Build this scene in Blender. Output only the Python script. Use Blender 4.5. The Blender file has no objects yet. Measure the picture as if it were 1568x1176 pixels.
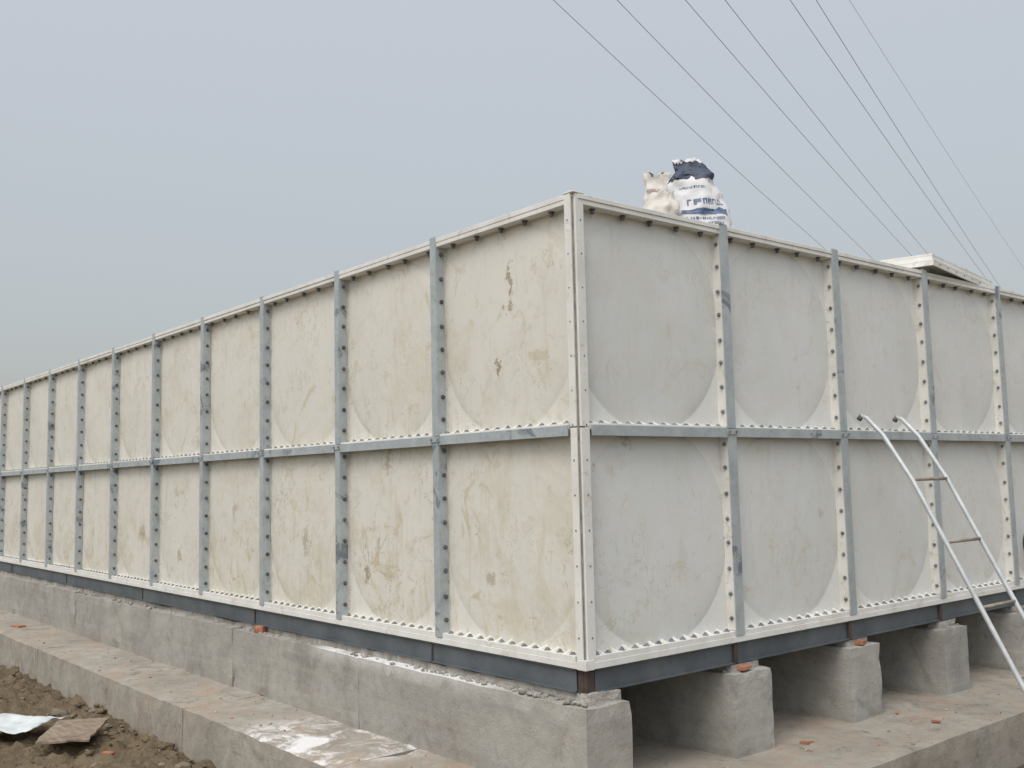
import bpy, bmesh, math, random
import numpy as np
from mathutils import Vector, Matrix, noise
random.seed(7)
sc=bpy.context.scene
COL=sc.collection

# ------------------------------------------------------------------ materials
class NT:
    def __init__(s,name,rough=0.6,metal=0.0,spec=0.5):
        s.m=bpy.data.materials.new(name); s.m.use_nodes=True
        s.t=s.m.node_tree; s.N=s.t.nodes; s.L=s.t.links
        s.b=s.N['Principled BSDF']; s.b.inputs['Roughness'].default_value=rough
        s.b.inputs['Metallic'].default_value=metal
        s.b.inputs['Specular IOR Level'].default_value=spec
        g=s.N.new('ShaderNodeNewGeometry'); s.pos=g.outputs['Position']; s.geo=g
    def setin(s,node,i,v):
        if isinstance(v,bpy.types.NodeSocket): s.L.new(v,node.inputs[i])
        else: node.inputs[i].default_value=v
    def noise(s,scale,detail=6,rough=0.6,dist=0.0,vec=None,out='Fac'):
        n=s.N.new('ShaderNodeTexNoise'); n.inputs['Scale'].default_value=scale
        n.inputs['Detail'].default_value=min(detail,6); n.inputs['Roughness'].default_value=rough
        n.inputs['Distortion'].default_value=dist
        s.L.new(vec if vec is not None else s.pos,n.inputs['Vector']); return n.outputs[out]
    def mapv(s,scale=(1,1,1),loc=(0,0,0),vec=None,rot=(0,0,0)):
        n=s.N.new('ShaderNodeMapping'); n.inputs['Scale'].default_value=scale; n.inputs['Location'].default_value=loc
        n.inputs['Rotation'].default_value=rot
        s.L.new(vec if vec is not None else s.pos,n.inputs['Vector']); return n.outputs['Vector']
    def rng(s,v,a,b,c=0.0,d=1.0,smooth=True):
        n=s.N.new('ShaderNodeMapRange'); n.interpolation_type='SMOOTHSTEP' if smooth else 'LINEAR'
        s.setin(n,0,v)
        for i,x in zip((1,2,3,4),(a,b,c,d)): n.inputs[i].default_value=x
        return n.outputs[0]
    def math(s,op,a,b=0.0):
        n=s.N.new('ShaderNodeMath'); n.operation=op; s.setin(n,0,a); s.setin(n,1,b); return n.outputs[0]
    def mix(s,f,a,b,mode='MIX'):
        n=s.N.new('ShaderNodeMix'); n.data_type='RGBA'; n.blend_type=mode
        s.setin(n,0,f)
        for idx,v in ((6,a),(7,b)):
            if isinstance(v,bpy.types.NodeSocket): s.L.new(v,n.inputs[idx])
            else: n.inputs[idx].default_value=(v[0],v[1],v[2],1)
        return n.outputs[2]
    def bump(s,h,strength=0.3,dist=0.01):
        n=s.N.new('ShaderNodeBump'); n.inputs['Strength'].default_value=strength; n.inputs['Distance'].default_value=dist
        s.L.new(h,n.inputs['Height']); s.L.new(n.outputs[0],s.b.inputs['Normal'])
    def col(s,v):
        if isinstance(v,bpy.types.NodeSocket): s.L.new(v,s.b.inputs['Base Color'])
        else: s.b.inputs['Base Color'].default_value=(v[0],v[1],v[2],1)
    def rough(s,v): s.L.new(v,s.b.inputs['Roughness'])
    def sep(s,vec=None):
        n=s.N.new('ShaderNodeSeparateXYZ'); s.L.new(vec if vec is not None else s.pos,n.inputs[0]); return n.outputs
    def dist(s,p,scl,vec):
        a=s.mapv(scale=scl,loc=tuple(-p[i]*scl[i] for i in range(3)),vec=vec)
        n=s.N.new('ShaderNodeVectorMath'); n.operation='LENGTH'; s.L.new(a,n.inputs[0]); return n.outputs['Value']

def panel_mat(name,base_a,base_b,amount,marks=True):
    m=NT(name,0.42,0,0.45)
    S=m.sep()
    longm=m.rng(S[0],-0.068,-0.064,1,0,False)       # 1 on the long (dirtier) side
    big=m.noise(1.3,4)
    c=m.mix(m.rng(big,0.35,0.65),base_a,base_b)
    c=m.mix(m.math('MULTIPLY',longm,0.55),c,(0.68,0.65,0.55))
    low=m.rng(S[2],1.2,0.0,0.75,1.15)
    am=m.math('MULTIPLY',m.math('ADD',m.math('MULTIPLY',longm,0.60),0.50),low)
    def A(v,k): return m.math('MULTIPLY',m.math('MULTIPLY',v,am),k*amount)
    vs=m.mapv(scale=(9,9,1.3))
    run=m.noise(1.6,6,0.68,0.6,vec=vs)
    c=m.mix(A(m.rng(run,0.53,0.70),0.42),c,(0.50,0.43,0.28))
    bl=m.noise(4.5,6,0.74,1.2)
    c=m.mix(A(m.rng(bl,0.57,0.66),0.56),c,(0.48,0.40,0.24))
    bl2=m.noise(2.2,6,0.78,0.6,vec=m.mapv(loc=(5,2,8)))
    c=m.mix(A(m.rng(bl2,0.47,0.66),0.42),c,(0.54,0.49,0.36))
    bl3=m.noise(7.5,6,0.80,0.4,vec=m.mapv(loc=(1,12,3)))
    c=m.mix(A(m.rng(bl3,0.52,0.66),0.35),c,(0.50,0.46,0.35))
    sv=m.mapv(scale=(1,1,0.55))
    n1=m.noise(6.5,6,0.66,0.6,vec=sv)
    d=m.math('ABSOLUTE',m.math('SUBTRACT',n1,0.5))
    line=m.rng(d,0.0,0.010,1,0)
    mask=m.rng(m.noise(2.6,4,0.6,0,vec=m.mapv(loc=(3,7,2))),0.50,0.61)
    c=m.mix(A(m.math('MULTIPLY',line,mask),0.78),c,(0.33,0.27,0.15))
    n2=m.noise(13,5,0.66,0.8,vec=m.mapv(scale=(1,1,0.7),loc=(1,2,3)))
    line2=m.rng(m.math('ABSOLUTE',m.math('SUBTRACT',n2,0.5)),0.0,0.012,1,0)
    mask2=m.rng(m.noise(3.3,4,0.6,0,vec=m.mapv(loc=(13,4,9))),0.54,0.62)
    c=m.mix(A(m.math('MULTIPLY',line2,mask2),0.60),c,(0.36,0.30,0.18))
    sp=m.noise(38,3,0.6,0.5)
    spm=m.rng(m.noise(1.9,3,0.5,0,vec=m.mapv(loc=(9,1,5))),0.48,0.6)
    c=m.mix(A(m.math('MULTIPLY',m.rng(sp,0.66,0.72),spm),0.8),c,(0.30,0.24,0.14))
    if marks:
        nz=m.noise(16,6,0.75,0.0,out='Color')
        av=m.N.new('ShaderNodeVectorMath'); av.operation='MULTIPLY_ADD'
        m.L.new(nz,av.inputs[0]); av.inputs[1].default_value=(0.26,0.26,0.26); m.L.new(m.pos,av.inputs[2])
        off=0.13
        for (px,pz,sx,sz,k,ax) in [(-.50,1.73,.016,.085,.75,0),(-.515,1.60,.022,.03,.65,0),(-.61,1.31,.016,.055,.85,0),
                           (-.70,.30,.03,.03,.5,0),(-1.83,.25,.025,.06,.65,0),(-1.6,.9,.02,.09,.5,0),
                           (-2.55,.42,.03,.10,.45,0),(-4.6,.25,.05,.05,.5,0),(-3.6,.6,.03,.08,.45,0),(-5.4,.4,.05,.08,.45,0),
                           (.10,1.32,.016,.016,.8,1),(.13,.88,.02,.06,.7,1),(.35,.92,.03,.012,.5,1),(1.85,.55,.02,.03,.4,1)]:
            if ax==0: P=(px+off,0.0+off,pz+off); SS=(1/sx,0.0,1/sz)
            else: P=(0,px+off,pz+off); SS=(0.0,1/sx,1/sz)
            dd=m.dist(P,SS,av.outputs[0])
            f=m.rng(dd,0.6,1.25,k,0)
            gate=longm if ax==0 else m.math('SUBTRACT',1.0,longm)
            c=m.mix(m.math('MULTIPLY',f,gate),c,(0.26,0.19,0.10))
    m.col(c)
    m.rough(m.rng(m.noise(4,4),0.3,0.7,0.32,0.6))
    return m.m

M={}
M['panel']=panel_mat('smc_panel_bulge',(0.63,0.645,0.62),(0.68,0.69,0.665),1.0)
M['panelflat']=panel_mat('smc_panel_flat',(0.72,0.725,0.695),(0.76,0.765,0.74),0.75,False)
def flange():
    m=NT('smc_flange',0.5)
    c=m.mix(m.rng(m.noise(5,6),0.35,0.7),(0.76,0.76,0.725),(0.66,0.65,0.60))
    c=m.mix(m.rng(m.noise(14,6,0.7,1),0.55,0.70,0,0.6),c,(0.45,0.39,0.27))
    m.col(c); return m.m
M['flange']=flange()
def galv():
    m=NT('galvanised_steel',0.5,0.3)
    c=m.mix(m.rng(m.noise(9,6,0.65),0.3,0.7),(0.345,0.39,0.405),(0.465,0.51,0.52))
    v=m.N.new('ShaderNodeTexVoronoi'); v.inputs['Scale'].default_value=55; m.L.new(m.pos,v.inputs['Vector'])
    c=m.mix(m.rng(v.outputs['Distance'],0.0,0.9,0.0,0.25),c,(0.54,0.58,0.59))
    c=m.mix(m.rng(m.noise(3.5,6,0.7,0.8),0.57,0.65,0,0.75),c,(0.12,0.15,0.185))
    c=m.mix(m.rng(m.noise(17,5,0.6,0.3),0.60,0.70,0,0.6),c,(0.45,0.39,0.27))
    m.col(c); m.rough(m.rng(m.noise(12,4),0.3,0.7,0.4,0.65)); return m.m
M['galv']=galv()
def simple(name,a,b,scale=8,rough=0.6,metal=0,bs=0.2,bd=0.004,bscale=40):
    m=NT(name,rough,metal); m.col(m.mix(m.rng(m.noise(scale,6,0.65),0.3,0.7),a,b)); m.bump(m.noise(bscale,5),bs,bd); return m.m
M['bolt']=simple('bolt_zinc',(0.14,0.15,0.16),(0.30,0.31,0.31),30,0.5,0.2)
M['boltd']=simple('bolt_dark',(0.06,0.065,0.07),(0.14,0.145,0.15),30,0.6,0.1)
M['groove']=simple('sealant_groove',(0.20,0.19,0.17),(0.36,0.34,0.29),20,0.8)
def chan():
    m=NT('painted_channel_steel',0.5,0.1)
    c=m.mix(m.rng(m.noise(4,6,0.65),0.3,0.7),(0.078,0.095,0.105),(0.125,0.145,0.158))
    c=m.mix(m.rng(m.noise(9,6,0.7,0.5),0.60,0.70,0,0.6),c,(0.15,0.125,0.10))
    m.col(c); return m.m
M['chan']=chan()
M['rust']=simple('rusty_steel',(0.045,0.035,0.030),(0.085,0.060,0.048),20,0.8)
def concrete(name,a,b,powder=False,dust=0.0,ledge=False):
    m=NT(name,0.88,0,0.25)
    c=m.mix(m.rng(m.noise(1.7,6,0.6,0.4),0.32,0.68),a,b)
    c=m.mix(m.rng(m.noise(9,6,0.7),0.35,0.75,0,0.35),c,(a[0]*0.55,a[1]*0.54,a[2]*0.52))
    c=m.mix(m.rng(m.noise(3.1,6,0.75,1.0,vec=m.mapv(loc=(8,3,1))),0.48,0.66,0,0.5),c,(a[0]*0.60,a[1]*0.58,a[2]*0.55))
    st=m.noise(1.0,5,0.6,0.2,vec=m.mapv(scale=(1.2,1.2,26)))
    if not ledge: c=m.mix(m.rng(st,0.45,0.7,0,0.28),c,(a[0]*1.35,a[1]*1.33,a[2]*1.3))
    c=m.mix(m.rng(m.noise(70,3),0.65,0.72,0,0.6),c,(0.10,0.09,0.08))
    if dust>0:
        up=m.N.new('ShaderNodeSeparateXYZ'); m.L.new(m.geo.outputs['Normal'],up.inputs[0]); u_=m.rng(up.outputs[2],0.2,0.8,.35,1)
        c=m.mix(m.math('MULTIPLY',m.rng(m.noise(2.6,6,0.74,0.8),0.46,0.66,0,0.6*dust),u_),c,(0.40,0.28,0.19))
        c=m.mix(m.math('MULTIPLY',m.rng(m.noise(26,5,0.7),0.64,0.71,0,0.6*dust),u_),c,(0.38,0.17,0.10))
        c=m.mix(m.rng(m.noise(8,6,0.75,1.0,vec=m.mapv(loc=(4,4,1))),0.56,0.68,0,0.6),c,(0.15,0.13,0.11))
    if powder:
        s=m.sep()
        if ledge: px=m.math('MULTIPLY',m.rng(s[0],-2.4,-2.0),m.rng(s[0],-1.35,-1.0,1,0))
        else: px=m.math('MULTIPLY',m.rng(s[0],-2.4,-2.1),m.rng(s[0],-0.9,-0.3,1,0))
        n=m.noise(4.5,6,0.76,0.7)
        up=m.N.new('ShaderNodeSeparateXYZ'); m.L.new(m.geo.outputs['Normal'],up.inputs[0])
        upm=m.rng(up.outputs[2],0.3,0.8)
        if not ledge:
            low=m.rng(s[2],-0.27,-0.19,0.0,0.35)
            upm=m.math('MAXIMUM',upm,low)
        f=m.math('MULTIPLY',m.math('MULTIPLY',px,upm),m.rng(n,0.44 if ledge else .34,0.62 if ledge else .52))
        c=m.mix(f,c,(0.76,0.755,0.74))
    m.col(c)
    h=m.math('ADD',m.noise(14,6,0.65),m.math('MULTIPLY',m.noise(90,4),0.35))
    m.bump(h,0.6,0.012); return m.m
M['conc']=concrete('wall_concrete',(0.315,0.300,0.27),(0.40,0.385,0.345),powder=True)
M['conc_b']=concrete('pier_concrete',(0.32,0.312,0.288),(0.41,0.40,0.37))
M['ledge']=concrete('slab_concrete',(0.325,0.297,0.250),(0.405,0.38,0.330),powder=True,dust=0.9,ledge=True)
M['grout']=simple('grout',(0.24,0.225,0.20),(0.44,0.42,0.38),12,0.95,0,0.8,0.02,30)
M['brick']=simple('brick_red',(0.30,0.115,0.065),(0.42,0.20,0.12),18,0.9,0,0.6,0.01,50)
def dirt():
    m=NT('dirt',0.95,0,0.15)
    c=m.mix(m.rng(m.noise(1.1,6,0.65,0.5),0.35,0.65),(0.145,0.110,0.070),(0.235,0.18,0.115))
    c=m.mix(m.rng(m.noise(14,6,0.7),0.45,0.7,0,0.7),c,(0.29,0.235,0.16))
    c=m.mix(m.rng(m.noise(32,6,.7),0.54,0.66,0,0.75),c,(0.06,0.048,0.033))
    m.col(c); m.bump(m.noise(18,6,0.75),0.9,0.05); return m.m
M['dirt']=dirt()
M['rock']=simple('rubble_stone',(0.11,0.092,0.066),(0.24,0.20,0.145),9,0.9,0,0.6,0.01,30)
M['ladder']=simple('ladder_tube',(0.46,0.49,0.50),(0.60,0.63,0.64),12,0.45,0.2)
M['rung']=simple('ladder_rung_rust',(0.22,0.18,0.13),(0.40,0.36,0.30),12,0.6,0.2)
M['tip']=simple('ladder_tip',(0.08,0.08,0.08),(0.15,0.15,0.15))
M['paper']=simple('paper_sheet',(0.50,0.54,0.54),(0.64,0.67,0.67),5,0.8,0,0.3,0.01,12)
def wood():
    m=NT('old_board',0.85); v=m.mapv(scale=(2,22,10),rot=(0,0,0.6))
    c=m.mix(m.rng(m.noise(2,6,0.6,0.5,vec=v),0.3,0.7),(0.20,0.15,0.105),(0.32,0.255,0.19))
    c=m.mix(m.rng(m.noise(9,6,0.7),0.5,0.65,0,.6),c,(0.13,0.10,0.07))
    m.col(c); m.bump(m.noise(6,5,vec=v),0.4,0.004); return m.m
M['wood']=wood()
M['wire']=simple('power_cable',(0.29,0.30,0.31),(0.33,0.34,0.35))
M['sack']=simple('woven_sack',(0.60,0.61,0.62),(0.72,0.72,0.72),7,0.6,0,0.6,0.012,14)
M['sackb']=simple('woven_sack_beige',(0.52,0.50,0.45),(0.66,0.63,0.58),7,0.7,0,0.6,0.012,14)
M['ink']=simple('sack_print_blue',(0.07,0.12,0.22),(0.14,0.20,0.33),20,0.6)
M['inkd']=simple('sack_print_navy',(0.025,0.035,0.07),(0.06,0.075,0.12),12,0.6)
M['inkred']=simple('sack_print_red',(0.45,0.30,0.28),(0.5,0.36,0.33),20,0.6)
M['black']=simple('black_rubber',(0.02,0.022,0.025),(0.04,0.04,0.045))
M['inside']=simple('tank_inner_panel',(0.5,0.49,0.44),(0.6,0.59,0.53))

# ------------------------------------------------------------------ builder
class MB:
    def __init__(s): s.v=[]; s.f=[]; s.mi=[]; s.sm=[]
    def add(s,vs,fs,mi=0,sm=False):
        o=len(s.v); s.v+= [tuple(v) for v in vs]
        for f in fs: s.f.append(tuple(i+o for i in f)); s.mi.append(mi); s.sm.append(sm)
    def box(s,a,b,mi=0,T=None,jit=0.0):
        x0,y0,z0=a; x1,y1,z1=b
        vs=[(x0,y0,z0),(x1,y0,z0),(x1,y1,z0),(x0,y1,z0),(x0,y0,z1),(x1,y0,z1),(x1,y1,z1),(x0,y1,z1)]
        if jit: vs=[tuple(c+random.uniform(-jit,jit) for c in v) for v in vs]
        if T: vs=[T(*v) for v in vs]
        s.add(vs,[(0,3,2,1),(4,5,6,7),(0,1,5,4),(1,2,6,5),(2,3,7,6),(3,0,4,7)],mi)
    def cyl(s,p,axis,r,h,n=6,mi=0,T=None,r2=None):
        ax=Vector(axis).normalized(); t=ax.orthogonal().normalized(); b=ax.cross(t); p=Vector(p); r2=r if r2 is None else r2
        vs=[]; ph=random.random()*6
        for k,(hh,rr) in enumerate(((0,r),(h,r2))):
            for i in range(n):
                a=ph+2*math.pi*i/n; vs.append(p+ax*hh+t*math.cos(a)*rr+b*math.sin(a)*rr)
        if T: vs=[T(*v) for v in vs]
        fs=[tuple(range(n))[::-1],tuple(range(n,2*n))]+[(i,(i+1)%n,n+(i+1)%n,n+i) for i in range(n)]
        s.add(vs,fs,mi)
    def tube(s,pts,r,n=10,mi=0):
        pts=[Vector(p) for p in pts]; vs=[]; 
        ref=None
        for i,p in enumerate(pts):
            d=(pts[min(i+1,len(pts)-1)]-pts[max(i-1,0)]).normalized()
            if ref is None: ref=d.orthogonal().normalized()
            ref=(ref-d*ref.dot(d)).normalized(); b=d.cross(ref)
            for k in range(n):
                a=2*math.pi*k/n; vs.append(p+ref*math.cos(a)*r+b*math.sin(a)*r)
        fs=[(i*n+k,i*n+(k+1)%n,(i+1)*n+(k+1)%n,(i+1)*n+k) for i in range(len(pts)-1) for k in range(n)]
        fs+=[tuple(range(n))[::-1],tuple(range((len(pts)-1)*n,len(pts)*n))]
        s.add(vs,fs,mi,True)
    def obj(s,name,mats,parent=None,bevel=0.0,recalc=True):
        me=bpy.data.meshes.new(name); me.from_pydata(s.v,[],s.f); 
        for m in mats: me.materials.append(M[m])
        me.polygons.foreach_set('material_index',s.mi); me.polygons.foreach_set('use_smooth',s.sm)
        if recalc:
            bm=bmesh.new(); bm.from_mesh(me); bmesh.ops.recalc_face_normals(bm,faces=bm.faces); bm.to_mesh(me); bm.free()
        ob=bpy.data.objects.new(name,me); COL.objects.link(ob)
        if parent: ob.parent=parent
        if bevel>0:
            bv=ob.modifiers.new('b','BEVEL'); bv.width=bevel; bv.segments=1; bv.limit_method='ANGLE'
        return ob
def empty(name):
    e=bpy.data.objects.new(name,None); COL.objects.link(e); return e

# ------------------------------------------------------------------ water tank
tank=empty('sectional_water_tank')
TL=lambda u,w,z:(-u,-w,z)      # long face  (u along -x, w outward -y)
TR=lambda u,w,z:(w,u,z)        # short face (u along +y, w outward +x)
NLp,NRp=14,8
faces=[(TL,0.054,NLp,'long'),(TR,0.031,NRp,'short')]
D=0.060
def panel(mb,T,u0,z0,flip):
    n=96; R=0.515+random.uniform(-.006,.006); hs=0.488
    cu,cz=u0+0.5,z0+0.5
    depth=0.013+random.uniform(-.004,.004)
    tx,tz=random.uniform(-.008,.008),random.uniform(-.008,.008)
    rings=[0.12,0.3,0.5,0.7,0.84,0.93,0.975,1.0]; nr=len(rings)
    def prof(q):
        t=min(1,q/R); return 0.65*depth*(1-t*t)+0.35*depth*min(1,(1-t)/0.05)
    def V(rad,a):
        return (cu+rad*math.cos(a),-D+prof(rad)+0.002+tx*math.cos(a)*rad+tz*math.sin(a)*rad,cz+rad*math.sin(a))
    vs=[V(0,0)]
    for i,t in enumerate(rings+[2]):
        for k in range(n):
            a=2*math.pi*k/n; q=hs/max(abs(math.cos(a)),abs(math.sin(a)))
            rad=q if i==nr else min(R*t,q*(1-.002*(nr-i)))
            vs.append(V(rad,a))
    vs=[T(*v) for v in vs]
    W=(lambda f:f[::-1]) if flip else (lambda f:f)
    o=len(mb.v)
    mb.add(vs,[W((0,1+k,1+(k+1)%n)) for k in range(n)],0,True)
    for i in range(nr):
        for k in range(n):
            f=W((o+1+i*n+k,o+1+(i+1)*n+k,o+1+(i+1)*n+(k+1)%n,o+1+i*n+(k+1)%n))
            mb.f.append(f); mb.mi.append(0 if i<nr-1 else 1); mb.sm.append(i<nr-1)
pan=MB()
for T,o,N,nm in faces:
    for i in range(N):
        for r in (0,1): panel(pan,T,o+i,r,nm=='long')
pan.obj('panels',['panel','panelflat'],tank,recalc=False)

fl=MB(); gv=MB(); bo=MB()
for T,o,N,nm in faces:
    L=o+N
    for i in range(N):
        a=o+i+0.0125; b=o+i+1-0.0125
        fl.box((a,-D-.02,-0.012),(b,-0.002,0.012),0,T)
        fl.box((a,-D-.02,1-0.014),(b,-0.002,1.012),0,T)
        fl.box((a,-D-.02,2-0.014),(b,-0.0035,2.010),0,T)
        nb=12
        for k in range(nb):
            u=a+(k+0.5)*(b-a)/nb+random.uniform(-.004,.004)
            for z in (0.012,1.012):
                bo.cyl((u,-0.026,z),(0,0,1),0.0160,0.0025,12,0,T)
                bo.cyl((u,-0.026,z+.0025),(0,0,1),0.0110,0.007,10,0,T,.0095)
                bo.cyl((u,-0.026,z+.009),(0,0,1),0.0055,random.uniform(.001,.006),8,0,T)
            uu=a+(k+1)*(b-a)/nb
            if k<nb-1:
                for z in (0.012,1.012):
                    v=[T(uu-.008,-D+.001,z-.001),T(uu+.008,-D+.001,z-.001),T(uu+.005,-.012,z-.001),T(uu-.005,-.012,z-.001),T(uu-.006,-D+.001,z+.018),T(uu+.006,-D+.001,z+.018)]
                    fl.add(v,[(0,1,2,3),(0,1,5,4),(1,2,5),(0,3,4),(2,3,4,5)],0)
        for k in range(5):
            u=a+(k+0.5)*(b-a)/5+random.uniform(-.02,.02)
            bo.cyl((u,-0.030,1.986),(0,0,-1),0.015,0.004,10,1,T)
            bo.cyl((u,-0.030,1.982),(0,0,-1),0.0105,0.018,6,1,T)
            bo.cyl((u,-0.032,.986),(0,0,-1),0.0105,0.016,6,1,T)
    fl.box((0.012,-0.03,-0.042),(L,0.002,-0.0125),0,T)
    for i in range(N):
        a=o+i+(0.004 if i else 0.0); b=o+i+1-0.004
        dz=random.uniform(-.003,.003)
        fl.box((a,-0.075,2.0105),(b,0.004+random.uniform(-.002,.002),2.032+dz),0,T)
        fl.box((a,-0.010,1.988),(b,0.0012,2.010),0,T)
    for j in range(1,N+1):
        c=o+j
        for z0,z1 in ((0.0125,0.9855),(1.0125,1.9855)):
            fl.box((c-.012,-D-.01,z0),(c-.0008,-0.0015,z1),0,T)
            fl.box((c+.0008,-D-.01,z0),(c+.012,-0.0025,z1),0,T)
        for row,(z0,z1) in enumerate(((-0.010,0.992),(1.004,2.042))):
            dx=random.uniform(-.003,.003)
            if nm=='long':
                gv.box((c-.014+dx,0.0005,z0),(c+.036+dx,0.006,z1),0,T)
                gv.box((c-.0180+dx,-0.046,z0+.002),(c-.0125+dx,0.004,z1-.04 if row else z1-.002),0,T)
            else:
                gv.box((c-.020+dx,0.0005,z0),(c+.044+dx,0.006,z1),0,T)
                gv.box((c+.0125,-0.050,z0+.002),(c+.018,-0.0005,z1-.04 if row else z1-.002),0,T)
            for k in range(8):
                z=z0+.08+k*(0.86/7)+random.uniform(-.006,.006)
                face=c-.0182 if nm=='long' else c-.0125
                mi=1 if nm=='long' else 0
                bo.cyl((face-.003,-0.024,z),(-1,0,0),0.0120 if mi else .0105,0.002,10,mi,T)
                bo.cyl((face-.005,-0.024,z),(-1,0,0),0.0085 if mi else .0072,0.006+random.uniform(0,.003),6,mi,T)
    for i in range(N):
        a=o+i+(0.043 if i else (0.012 if nm=='long' else 0.045)); b=o+i+1-(0.020 if nm=='long' else 0.024)
        dz=random.uniform(-.002,.002)
        gv.box((a,0.001,0.958+dz),(b,0.0065,1.004+dz),0,T)
        gv.box((a,-0.045,.9805),(b,0.0015,.9855),0,T)
    for j in range(1,N+1):
        c=o+j
        gv.box((c-.026,0.0075,0.972),(c+.048,0.0115,1.000),0,T)
        for q in (-.016,.038):
            bo.cyl((c+q,0.0115,0.986),(0,1,0),0.007,0.006,6,0,T)
# corner post: two white flanges with a groove between them
for z0,z1,e in ((0.0,0.990,0),(0.996,2.034,.0015)):
    fl.box((-0.056,0.0005-e,z0),(-0.0165,0.062,z1))
    fl.box((-0.0160,0.0155,z0),(-0.0005+e,0.066,z1))
fl.box((-0.030,0.0065,0.0),(-0.0155,0.03,2.02),1); fl.box((-0.0155,0.0100,0.0),(-0.0100,0.0150,2.02),1)
for k in range(13):
    z=0.09+k*0.152
    bo.cyl((-0.036,0.0015,z),(0,-1,0),0.0045,0.003,8); bo.cyl((-.001,0.045,z),(1,0,0),0.0045,0.003,8)
fl.box((-0.060,-0.0035,2.0345),(0.005,0.070,2.042))
fl.box((-0.05,-0.0040,-0.0435),(0.0040,0.05,-0.0005))
fl.obj('flanges',['flange','groove'],tank,bevel=0.0015)
gv.obj('galvanised_struts',['galv'],tank)
bo.obj('bolts',['bolt','boltd'],tank)
rf=MB()
LX=0.054+NLp; LY=0.031+NRp
rf.box((-LX,0.08,1.99),(-0.08,LY,2.005)); rf.box((-LX,0.08,-0.04),(-0.08,LY,-0.01))
rf.box((-LX-.02,0.0,0),(-LX-.002,LY,2.0)); rf.box((-LX,LY+.002,0),(0,LY+.02,2.0))
rf.obj('roof_floor_and_rear_walls',['inside'],tank)

# steel base frame
frame=empty('steel_channel_base')
ch=MB()
def channel(mb,p0,p1,axis,out,h=0.10,w=0.045,t=0.006,ztop=-0.0445):
    if axis=='x':
        y=out; x0,x1=p0,p1
        mb.box((x0,y,ztop-h),(x1,y+t,ztop)); mb.box((x0,y+t,ztop-t),(x1,y+w,ztop)); mb.box((x0,y-.012,ztop-h),(x1,y+w,ztop-h+t-.0001))
        mb.box((x0,y-.012,ztop-t+.0001),(x1,y,ztop-.0001))
    else:
        x=out; y0,y1=p0,p1
        mb.box((x-t,y0,ztop-h),(x,y1,ztop)); mb.box((x-w,y0,ztop-t),(x-t,y1,ztop)); mb.box((x-w,y0,ztop-h),(x+.012,y1,ztop-h+t))
        mb.box((x,y0,ztop-t+.0001),(x+.012,y1,ztop-.0001))
segs=[-0.075,-1.15,-3.2,-5.3,-7.4,-9.5,-11.6,-14.0]
for a,b in zip(segs[:-1],segs[1:]): channel(ch,b+.004,a-.004,'x',0.018)
channel(ch,0.075,1.02,'y',-0.022)
for a in range(1,8): channel(ch,a+.03,a+1.02,'y',-0.022)
for i in range(1,14): ch.box((-i-.03,.07,-.145),(-i+.03,7.9,-.05))
ch.obj('channels',['chan'],frame)
ru=MB(); ru.box((-0.072,0.022,-0.150),(-0.040,0.028,-0.050)); ru.box((-0.040,0.024,-0.150),(-0.022,0.070,-0.048))
for i in range(1,8): ru.box((-0.02,i+.005,-.142),(-.006,i+.028,-.05))
for a in segs[1:-1]: ru.box((a-.006,.012,-.142),(a+.006,.017,-.05))
ru.obj('joint_plates',['rust'],frame)

# ------------------------------------------------------------------ concrete
def rough_block(mb,a,b,mi=0,step=0.07,amp=0.006,seed=0,chip=0.012):
    a=Vector(a); b=Vector(b); 
    n=[max(1,min(60,int(abs(b[i]-a[i])/step))) for i in range(3)]
    idx={}; vs=[]
    def vid(i,j,k):
        key=(i,j,k)
        if key in idx: return idx[key]
        t=(i/n[0],j/n[1],k/n[2]); p=Vector([a[q]+(b[q]-a[q])*t[q] for q in range(3)])
        d=noise.noise_vector(p*5+Vector((seed,seed*2,0)))*amp
        edges=sum(1 for q,(ii,nn) in enumerate(((i,n[0]),(j,n[1]),(k,n[2]))) if ii in (0,nn))
        if edges>=2:
            cen=(a+b)/2; sgn=Vector([(-1 if p[q]>cen[q] else 1) if (i,j,k)[q] in (0,n[q]) else 0 for q in range(3)])
            m=max(0,noise.noise(p*9+Vector((seed,3,1)))-.12)
            d+=sgn*(0.002+chip*m*1.6)
        vs.append(p+d); idx[key]=len(vs)-1; return idx[key]
    fs=[]
    for ax in range(3):
        u,v=[q for q in range(3) if q!=ax]
        for side in (0,n[ax]):
            for i in range(n[u]):
                for j in range(n[v]):
                    q=[]
                    for du,dv in ((0,0),(1,0),(1,1),(0,1)):
                        c=[0,0,0]; c[ax]=side; c[u]=i+du; c[v]=j+dv; q.append(vid(*c))
                    fs.append(tuple(q))
    mb.add(vs,fs,mi)
ZT=-0.187; ZS=-0.572; ZG=-0.83
wall=MB()
xs=[0.045,-1.78,-3.41,-4.97,-6.9,-8.7,-10.6,-12.5,-14.6]
for i,(p,q) in enumerate(zip(xs[:-1],xs[1:])):
    rough_block(wall,(q+.0015,-0.05+random.uniform(-.004,.004),ZS-.01),(p-.0015,0.225,ZT+random.uniform(-.004,.004)),seed=i*3,step=.06,amp=.004)
wall.obj('concrete_foundation_wall',['conc'])
for k in range(1,8):
    b=MB(); y0=k-.06+random.uniform(-.02,.02)
    rough_block(b,(-14,y0,ZS-.01),(-1.503,y0+.30,ZT),seed=20+k,step=.2,amp=.003,chip=.01)
    rough_block(b,(-1.5,y0,ZS-.01),(0.045+random.uniform(-.02,.02),y0+.30,ZT+random.uniform(-.006,.006)),seed=20+k,step=.04,amp=.004,chip=.009)
    b.obj('concrete_support_beam' ,['conc_b'])
sl=MB()
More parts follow.
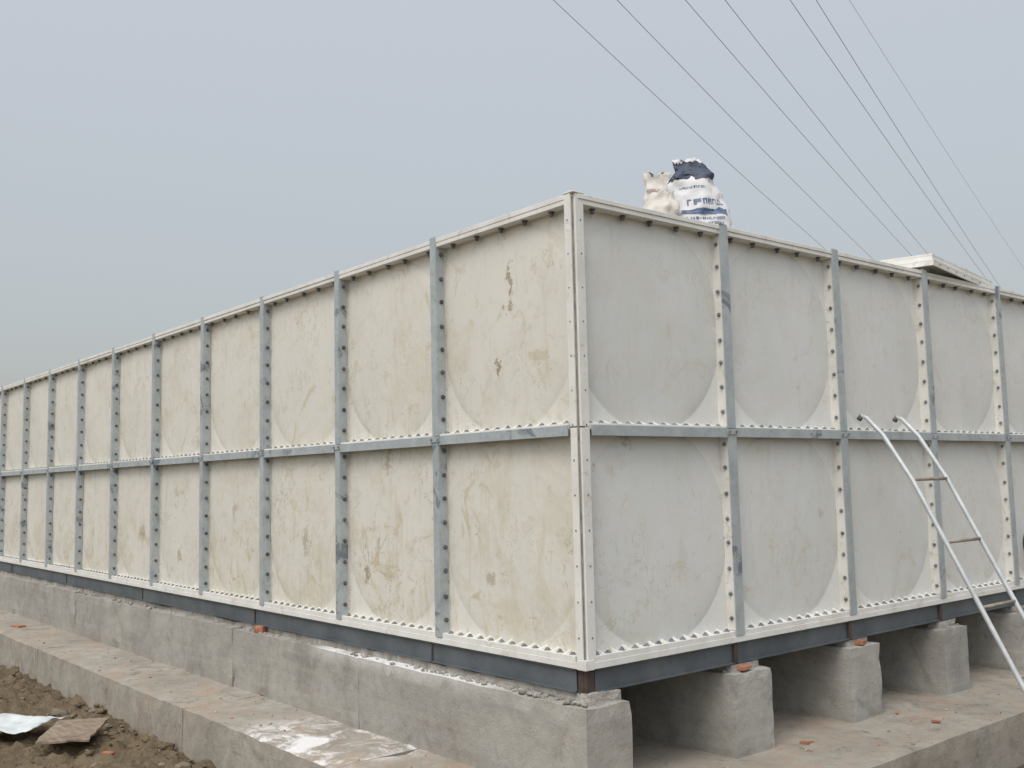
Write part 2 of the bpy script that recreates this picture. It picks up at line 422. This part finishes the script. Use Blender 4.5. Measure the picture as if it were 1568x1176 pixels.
xs=[0.54,-1.2,-3.0,-4.4,-6.2,-8.0,-10,-12,-14.8]
for i,(p,q) in enumerate(zip(xs[:-1],xs[1:])):
    x1=p-.0015 if i else p
    rough_block(sl,(q+.0015,-0.555+random.uniform(-.004,.004),ZG-.25),(x1,0.3,ZS),seed=50+i*2,step=.06,amp=.006,chip=.015)
rough_block(sl,(-0.9,0.303,ZG-.25),(0.54,4.5,ZS-.001),seed=70,step=.05,amp=.005,chip=.006)
rough_block(sl,(-0.9,4.506,ZG-.25),(0.54,9,ZS-.001),seed=71,step=.1,amp=.005,chip=.006)
sl.box((-14.8,.303,ZG-.25),(-.903,9,ZS-.004),1)  # under-tank floor uses the darker dirt colour to paint in shade between beams
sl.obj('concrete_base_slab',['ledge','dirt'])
gr=MB()
def lumps(mb,x0,x1,y0,y1,z,n):
    for _ in range(n):
        x=random.uniform(x0,x1); y=random.uniform(y0,y1); r=random.uniform(.004,.016)
        bm=bmesh.new(); bmesh.ops.create_icosphere(bm,subdivisions=1,radius=r)
        o=Vector((x*7,y*5,1))
        vs=[]
        for v in bm.verts:
            p=v.co.copy(); p*=1+.5*noise.noise(p*60+o); vs.append((p.x*1.4+x,p.y*1.2+y,p.z*.7+z))
        fs=[[v.index for v in f.verts] for f in bm.faces]; bm.free(); mb.add(vs,fs,0)
rough_block(gr,(-14,0.02,ZT-.02),(-1.5,0.20,-0.1455),seed=90,step=.05,amp=.012,chip=.02)
rough_block(gr,(-1.49,0.02,ZT-.02),(0.005,0.20,-0.1455),seed=91,step=.026,amp=.012,chip=.02)
lumps(gr,-1.3,0.0,-0.025,0.02,ZT+.003,100)
lumps(gr,-8,-1.3,-0.030,0.015,ZT+.002,110)
for k in range(1,8):
    rough_block(gr,(-.25,k-.02,ZT-.02),(-0.01,k+.2,-0.145),seed=100+k,step=.03,amp=.008,chip=.015)
    lumps(gr,-.1,0.025,k-.03,k+.20,ZT+.004,12)
gr.obj('mortar_bedding',['grout'])

# ------------------------------------------------------------------ ground
def axis_coords(lo,hi,step,far):
    c=list(np.arange(lo,hi+1e-6,step)); s=step; x=hi
    while x<far: s*=1.22; x+=s; c.append(x)
    s=step; x=lo
    while x>-far: s*=1.22; x-=s; c.insert(0,x)
    return c
X=axis_coords(-9,1,.028,700); Y=axis_coords(-2.4,0,.028,700)
def gz(x,y):
    p=Vector((x,y,0)); d=max(0,-0.56-y)
    return ZG+0.045*noise.noise(p*1.1)+0.045*noise.noise(p*3.3)+0.060*noise.fractal(p*8,.7,2,5)-0.05*min(1,d/1.5)
vs=[]
for x in X:
    for y in Y:
        z=gz(x,y) if math.hypot(x,y)<60 else ZG-.05
        if -14.9<x<0.5 and -0.5<y<9.2: z=ZG-.12
        vs.append((x,y,z))
ny=len(Y)
g=MB(); g.add(vs,[(i*ny+j,(i+1)*ny+j,(i+1)*ny+j+1,i*ny+j+1) for i in range(len(X)-1) for j in range(ny-1)],0,True)
g.obj('ground',['dirt'],recalc=False)
def rockadd(mb,x,y,z,r,mi=0,flat=.7):
    bm=bmesh.new(); bmesh.ops.create_icosphere(bm,subdivisions=2,radius=r)
    o=Vector((random.random()*90,random.random()*90,0)); sx,sy=random.uniform(.8,1.5),random.uniform(.7,1.1); an=random.random()*6
    vs=[]
    for v in bm.verts:
        p=v.co.copy(); q=p/r; p*=1+.45*noise.noise(q*1.3+o)+.15*noise.noise(q*4+o)
        p=Vector((p.x*sx,p.y*sy,p.z*flat)); p.rotate(Matrix.Rotation(an,3,'Z')); vs.append((p.x+x,p.y+y,p.z+z))
    fs=[[v.index for v in f.verts] for f in bm.faces]; bm.free(); mb.add(vs,fs,mi)
rb=MB()
for _ in range(420):
    x=random.uniform(-9,-2.0); y=-0.58-abs(random.gauss(0,.45))
    r=random.choice([.006,.008,.010,.013,.018,.025]) if random.random()<.97 else .05
    rockadd(rb,x,y,gz(x,y),r,random.choice([0,1,1,1]),.6)
for _ in range(60):
    x=random.uniform(-7.5,-2.2); y=-0.575-abs(random.gauss(0,.10)); r=random.choice([.012,.02,.03,.04])
    rockadd(rb,x,y,gz(x,y),r,random.choice([0,1]),.6)
rb.obj('rubble',['rock','dirt'])
db=MB()
for _ in range(110):
    if random.random()<.7: x=random.uniform(-8,0.3); y=random.uniform(-.53,-.06)
    else: x=random.uniform(.06,.52); y=random.uniform(-.3,4)
    r=random.choice([.003,.004,.006,.009]); rockadd(db,x,y,ZS+r*.4,r,random.choice([0,0,1]))
db.obj('brick_and_mortar_crumbs',['grout','brick'])
def brick(x,y,z,sx,sy,sz,rot,tilt=0):
    b=MB(); rough_block(b,(-sx/2,-sy/2,0),(sx/2,sy/2,sz),step=.015,amp=.005,seed=random.random()*50,chip=.012)
    o=b.obj('brick_fragment',['brick']); o.location=(x,y,z); o.rotation_euler=(tilt,0,rot)
brick(-3.08,0.0,ZT,.085,.06,.045,.4); brick(-7.85,-.30,ZS,.16,.08,.02,.2)
brick(.33,2.25,ZS,.05,.03,.012,.7); brick(.10,1.40,ZS,.05,.03,.015,.2)
brick(-3.35,-.88,gz(-3.35,-.88),.08,.05,.03,.5); brick(-.03,1.06,ZT+.01,.12,.09,.025,.1); brick(-.03,2.1,ZT+.01,.10,.08,.022,.3)

def sheet(name,mat,cx,cy,w,h,rot,zoff,amp,th=0.0,freq=6,torn=.2):
    n=24; vs=[]
    for i in range(n+1):
        for j in range(n+1):
            u=(i/n-.5)*w; v=(j/n-.5)*h
            e=max(abs(i/n-.5),abs(j/n-.5))*2
            k=1-torn*max(0,noise.noise(Vector((u*9,v*9,cx))))*(1 if e>.95 else 0)*1.5
            x=cx+(u*math.cos(rot)-v*math.sin(rot))*k; y=cy+(u*math.sin(rot)+v*math.cos(rot))*k
            vs.append((x,y,ZG+zoff+amp*noise.noise(Vector((u*freq,v*freq,cx*3)))+amp*.5*noise.noise(Vector((u*freq*3,v*freq*3,2)))))
    b=MB(); b.add(vs,[(i*(n+1)+j,(i+1)*(n+1)+j,(i+1)*(n+1)+j+1,i*(n+1)+j+1) for i in range(n) for j in range(n)],0,th==0)
    o=b.obj(name,[mat],recalc=False); s=o.modifiers.new('s','SOLIDIFY'); s.thickness=max(th,.001); return o
sheet('torn_paper_sheet','paper',-4.22,-1.18,.44,.46,.7,.085,.05,0,4)
sheet('old_wooden_board','wood',-3.72,-.98,.62,.32,-.50,.080,.010,.012,2,.12)

# ------------------------------------------------------------------ ladder
lad=empty('steel_ladder')
prof=[(-0.002,1.075),(0.012,1.092),(0.045,1.078),(0.14,.975),(.30,.72),(.56,.205),(.83,-.335),(1.085,-.86)]
lb=MB(); lr=MB()
for y in (2.215,2.60): lb.tube([(x,y,z) for x,z in prof],.0130,12)
for y in (2.215,2.60):
    lr.tube([(-0.006,y,1.070),(0.014,y,1.094)],.0150,12,1)
def atz(z):
    for (x0,z0),(x1,z1) in zip(prof[1:-1],prof[2:]):
        if z1<=z<=z0: return x0+(x1-x0)*(z-z0)/(z1-z0)
for z in (.725,.39,.06,-.27,-.60):
    x=atz(z); lr.tube([(x,2.215,z),(x,2.60,z)],.0095,10)
lb.obj('rails',['ladder'],lad); lr.obj('rungs',['rung','tip'],lad)

# ------------------------------------------------------------------ sacks on the roof
def sack(name,loc,rotz,W_,D_,H_,lean,mat,seed,prints,taper=.5):
    e=empty(name); nz,na=30,48
    def surf(a,t):
        wprof=(1-.05*t-taper*t**2.2)
        if t<.10: wprof*=.86+.14*(t/.10)
        w=W_/2*wprof; d=D_/2*(wprof*(1-.35*t))
        ca,sa=math.cos(a),math.sin(a)
        x=w*math.copysign(abs(ca)**.75,ca); y=d*math.copysign(abs(sa)**.8,sa)
        z=H_*t
        p=Vector((x,y,z)); nn=noise.noise(p*8+Vector((seed,0,0)))*.034+noise.noise(p*19+Vector((0,seed,0)))*.020+noise.noise(p*40+Vector((0,seed,4)))*.007
        q=Vector((ca,sa,0)); p+=q*nn*(.6+.6*t); p.x+=lean*t*t
        if t>.9: p.z+=.04*noise.noise(Vector((a*1.8,seed,0)))*(t-.9)*10
        return p
    b=MB(); vs=[surf(2*math.pi*k/na,i/nz) for i in range(nz+1) for k in range(na)]
    fs=[(i*na+k,i*na+(k+1)%na,(i+1)*na+(k+1)%na,(i+1)*na+k) for i in range(nz) for k in range(na)]
    vs.append((lean+0.0,0,H_*.97)); c=len(vs)-1
    fs+=[(nz*na+k,nz*na+(k+1)%na,c) for k in range(na)]
    b.add(vs,fs,0,True); o=b.obj('bag_body',[mat],e)
    pm=MB()
    def patch(a0,a1,t0,t1,mi,n=6,wob=0):
        pts=[]
        for i in range(n+1):
            for j in range(n+1):
                a=a0+(a1-a0)*i/n; t=t0+(t1-t0)*j/n
                if wob: t+=wob*noise.noise(Vector((a*3,seed,j)))
                p=surf(a,min(t,.995)); q=Vector((math.cos(a),math.sin(a),0)); pts.append(p+q*.003)
        pm.add(pts,[(i*(n+1)+j,(i+1)*(n+1)+j,(i+1)*(n+1)+j+1,i*(n+1)+j+1) for i in range(n) for j in range(n)],mi,True)
    for pr in prints: patch(*pr)
    if prints: pm.obj('printed_label',['ink','inkred','inkd'],e,recalc=False)
    e.location=loc; e.rotation_euler=(0,0,rotz); return e
D2=math.radians
def letters(a0,a1,t0,t1,count,mi,rs):
    out=[]; w=(a1-a0)/count; rr=random.Random(rs)
    for i in range(count):
        s=a0+i*w; e_=s+w*.78; 
        out.append((s,s+w*.26,t0,t1,mi,2))
        for k in range(rr.choice([1,2])):
            t=t0+(t1-t0)*rr.choice([0,.42,.8]); out.append((s,e_,t,t+(t1-t0)*.2,mi,2))
        if rr.random()<.4: out.append((e_-w*.24,e_,t0,t1,mi,2))
    return out
pr=[(D2(200),D2(350),.74,.96,2,14,.07)]
pr+=letters(D2(258),D2(336),.42,.485,8,0,3)+[(D2(248),D2(335),.31,.365,0,12,.04)]+letters(D2(250),D2(325),.245,.275,12,0,8)+letters(D2(245),D2(320),.19,.215,12,0,4)+letters(D2(240),D2(290),.62,.645,10,0,18)
sack('cement_sack',(-.27,1.19,2.005),D2(39),.345,.24,.475,-.05,'sack',3,pr,.50)
sack('cement_sack',(-.50,1.16,2.005),D2(46),.21,.15,.45,-.03,'sackb',11,letters(D2(225),D2(310),.5,.54,6,1,2)+letters(D2(225),D2(310),.62,.66,7,1,4)+letters(D2(225),D2(310),.74,.78,6,1,9),.25)
sack('folded_empty_sack',(-.36,.96,2.005),D2(30),.24,.2,.27,.04,'sackb',21,[],.5)

# ------------------------------------------------------------------ spare panels lying on the roof
sp=empty('spare_tank_panels')
b=MB()
def tray(mb,w,l,h,z0,dx,dy):
    mb.box((dx,dy,z0+h-.012),(dx+w,dy+l,z0+h)); t=.012
    mb.box((dx,dy,z0),(dx+w,dy+t,z0+h-.0125)); mb.box((dx,dy+l-t,z0),(dx+w,dy+l,z0+h-.0125))
    mb.box((dx,dy+t+.0005,z0),(dx+t,dy+l-t-.0005,z0+h-.0125)); mb.box((dx+w-t,dy+t+.0005,z0),(dx+w,dy+l-t-.0005,z0+h-.0125))
tray(b,1,1,.040,0,-1,0); tray(b,.98,1.0,.040,.043,-1.0,.03)
for k in range(7): b.cyl((.001,.10+k*.13,.02),(1,0,0),.006,.002,8,1)
b.obj('trays',['flange','bolt'],sp,bevel=.003)
sp.location=(.07,3.04,2.060); sp.rotation_euler=(D2(-3),D2(2.2),D2(5))

pv=empty('pipe_outlet'); b=MB()
b.cyl((-.04,4.36,.25),(1,0,0),.09,.07,24); b.cyl((.03,4.36,.25),(1,0,0),.06,.12,24); b.cyl((.15,4.36,.25),(1,0,0),.09,.02,24)
for k in range(8):
    a=k*math.pi/4; b.cyl((.17,4.36+.075*math.cos(a),.25+.075*math.sin(a)),(1,0,0),.009,.015,6)
b.obj('flanged_pipe',['black'],pv)

# ------------------------------------------------------------------ overhead wires + poles
pl=empty('overhead_power_line')
w0=[(-8.81,8.04,8.8),(-8.16,8.90,8.8),(-7.46,9.83,8.8),(-7.05,10.37,8.8),(-6.38,11.27,8.8),(-6.11,11.63,8.8),(-5.76,12.08,8.8)]
w1=[(-15.63,26.54,8.2),(-15.57,29.36,8.2),(-14.27,29.44,8.2),(-13.83,29.73,8.2),(-13.53,32.39,8.2),(-14.03,34.68,8.2),(-12.57,33.83,8.2)]
wb=MB()
ends=[]
for i,(a,c) in enumerate(zip(w0,w1)):
    a=Vector(a); c=Vector(c); pts=[]
    for k in range(61):
        t=-1.2+k*(4.4/60); p=a.lerp(c,t); p.z+= -0.25*t*(1-t) if t<2 else .5; p.z=min(p.z,12)
        if t>=2: p.z=a.lerp(c,2).z+.5
        pts.append(p)
    wb.tube(pts,.0058 if i<6 else .0032,6); ends.append(pts[-1])
wb.obj('cables',['wire'],pl)
b=MB(); ex=sum((e for e in ends),Vector())/len(ends)
b.cyl((ex.x,ex.y,-1),(0,0,1),.18,ex.z+1.2,16,0,None,.11); b.box((ex.x-3,ex.y-.08,ex.z-.35),(ex.x+3,ex.y+.08,ex.z-.2))
b.obj('pole',['conc_b'],pl)

# ------------------------------------------------------------------ sky + light
sd=Vector((0.32,-0.68,1.08)).normalized()
elev=math.asin(sd.z); az=math.atan2(sd.x,sd.y)
w=bpy.data.worlds.new('World'); sc.world=w; w.use_nodes=True
nt=w.node_tree; N=nt.nodes; L=nt.links; N.clear()
out=N.new('ShaderNodeOutputWorld'); sky=N.new('ShaderNodeTexSky'); sky.sky_type='NISHITA'; sky.sun_disc=False
sky.sun_elevation=elev; sky.sun_rotation=az; sky.dust_density=6; sky.air_density=1.2
b1=N.new('ShaderNodeBackground'); b1.inputs[1].default_value=0.05; L.new(sky.outputs[0],b1.inputs[0])
tc=N.new('ShaderNodeTexCoord'); sx=N.new('ShaderNodeSeparateXYZ'); L.new(tc.outputs['Generated'],sx.inputs[0])
rp=N.new('ShaderNodeValToRGB'); L.new(sx.outputs[2],rp.inputs[0])
e=rp.color_ramp.elements; e[0].position=0.0; e[0].color=(.345,.36,.355,1); e[1].position=.75; e[1].color=(.52,.535,.575,1)
x=e.new(.12); x.color=(.385,.40,.398,1); x=e.new(.45); x.color=(.475,.49,.51,1)
dp=N.new('ShaderNodeVectorMath'); dp.operation='DOT_PRODUCT'; L.new(tc.outputs['Generated'],dp.inputs[0]); dp.inputs[1].default_value=sd
mr=N.new('ShaderNodeMapRange'); L.new(dp.outputs['Value'],mr.inputs[0]); mr.inputs[1].default_value=0.35; mr.inputs[2].default_value=1; mr.inputs[3].default_value=1; mr.inputs[4].default_value=2.3
b2=N.new('ShaderNodeBackground'); L.new(rp.outputs[0],b2.inputs[0]); L.new(mr.outputs[0],b2.inputs[1])
ad=N.new('ShaderNodeAddShader'); L.new(b1.outputs[0],ad.inputs[0]); L.new(b2.outputs[0],ad.inputs[1]); L.new(ad.outputs[0],out.inputs[0])
sun=bpy.data.lights.new('sun','SUN'); sun.energy=1.05; sun.angle=math.radians(28); sun.color=(1,.965,.91)
so=bpy.data.objects.new('sun',sun); COL.objects.link(so); so.rotation_euler=(-sd).to_track_quat('-Z','Y').to_euler()

# ------------------------------------------------------------------ camera
cx,cy,cz,yaw,pitch,roll,F=3.1785,-3.0105,0.7666,2.4485,0.0956,-0.0224,1545.1
f=Vector((math.cos(pitch)*math.cos(yaw),math.cos(pitch)*math.sin(yaw),math.sin(pitch)))
r=Vector((math.sin(yaw),-math.cos(yaw),0)); u=r.cross(f)
r2=r*math.cos(roll)+u*math.sin(roll); u2=-r*math.sin(roll)+u*math.cos(roll)
cam=bpy.data.cameras.new('camera'); cam.sensor_width=36; cam.lens=F/1568*36; cam.clip_end=3000; cam.clip_start=.05
co=bpy.data.objects.new('camera',cam); COL.objects.link(co)
m=Matrix((r2,u2,-f)).transposed().to_4x4(); m.translation=(cx,cy,cz); co.matrix_world=m
sc.camera=co
sc.view_settings.view_transform='Standard'; sc.view_settings.look='None'; sc.view_settings.exposure=0
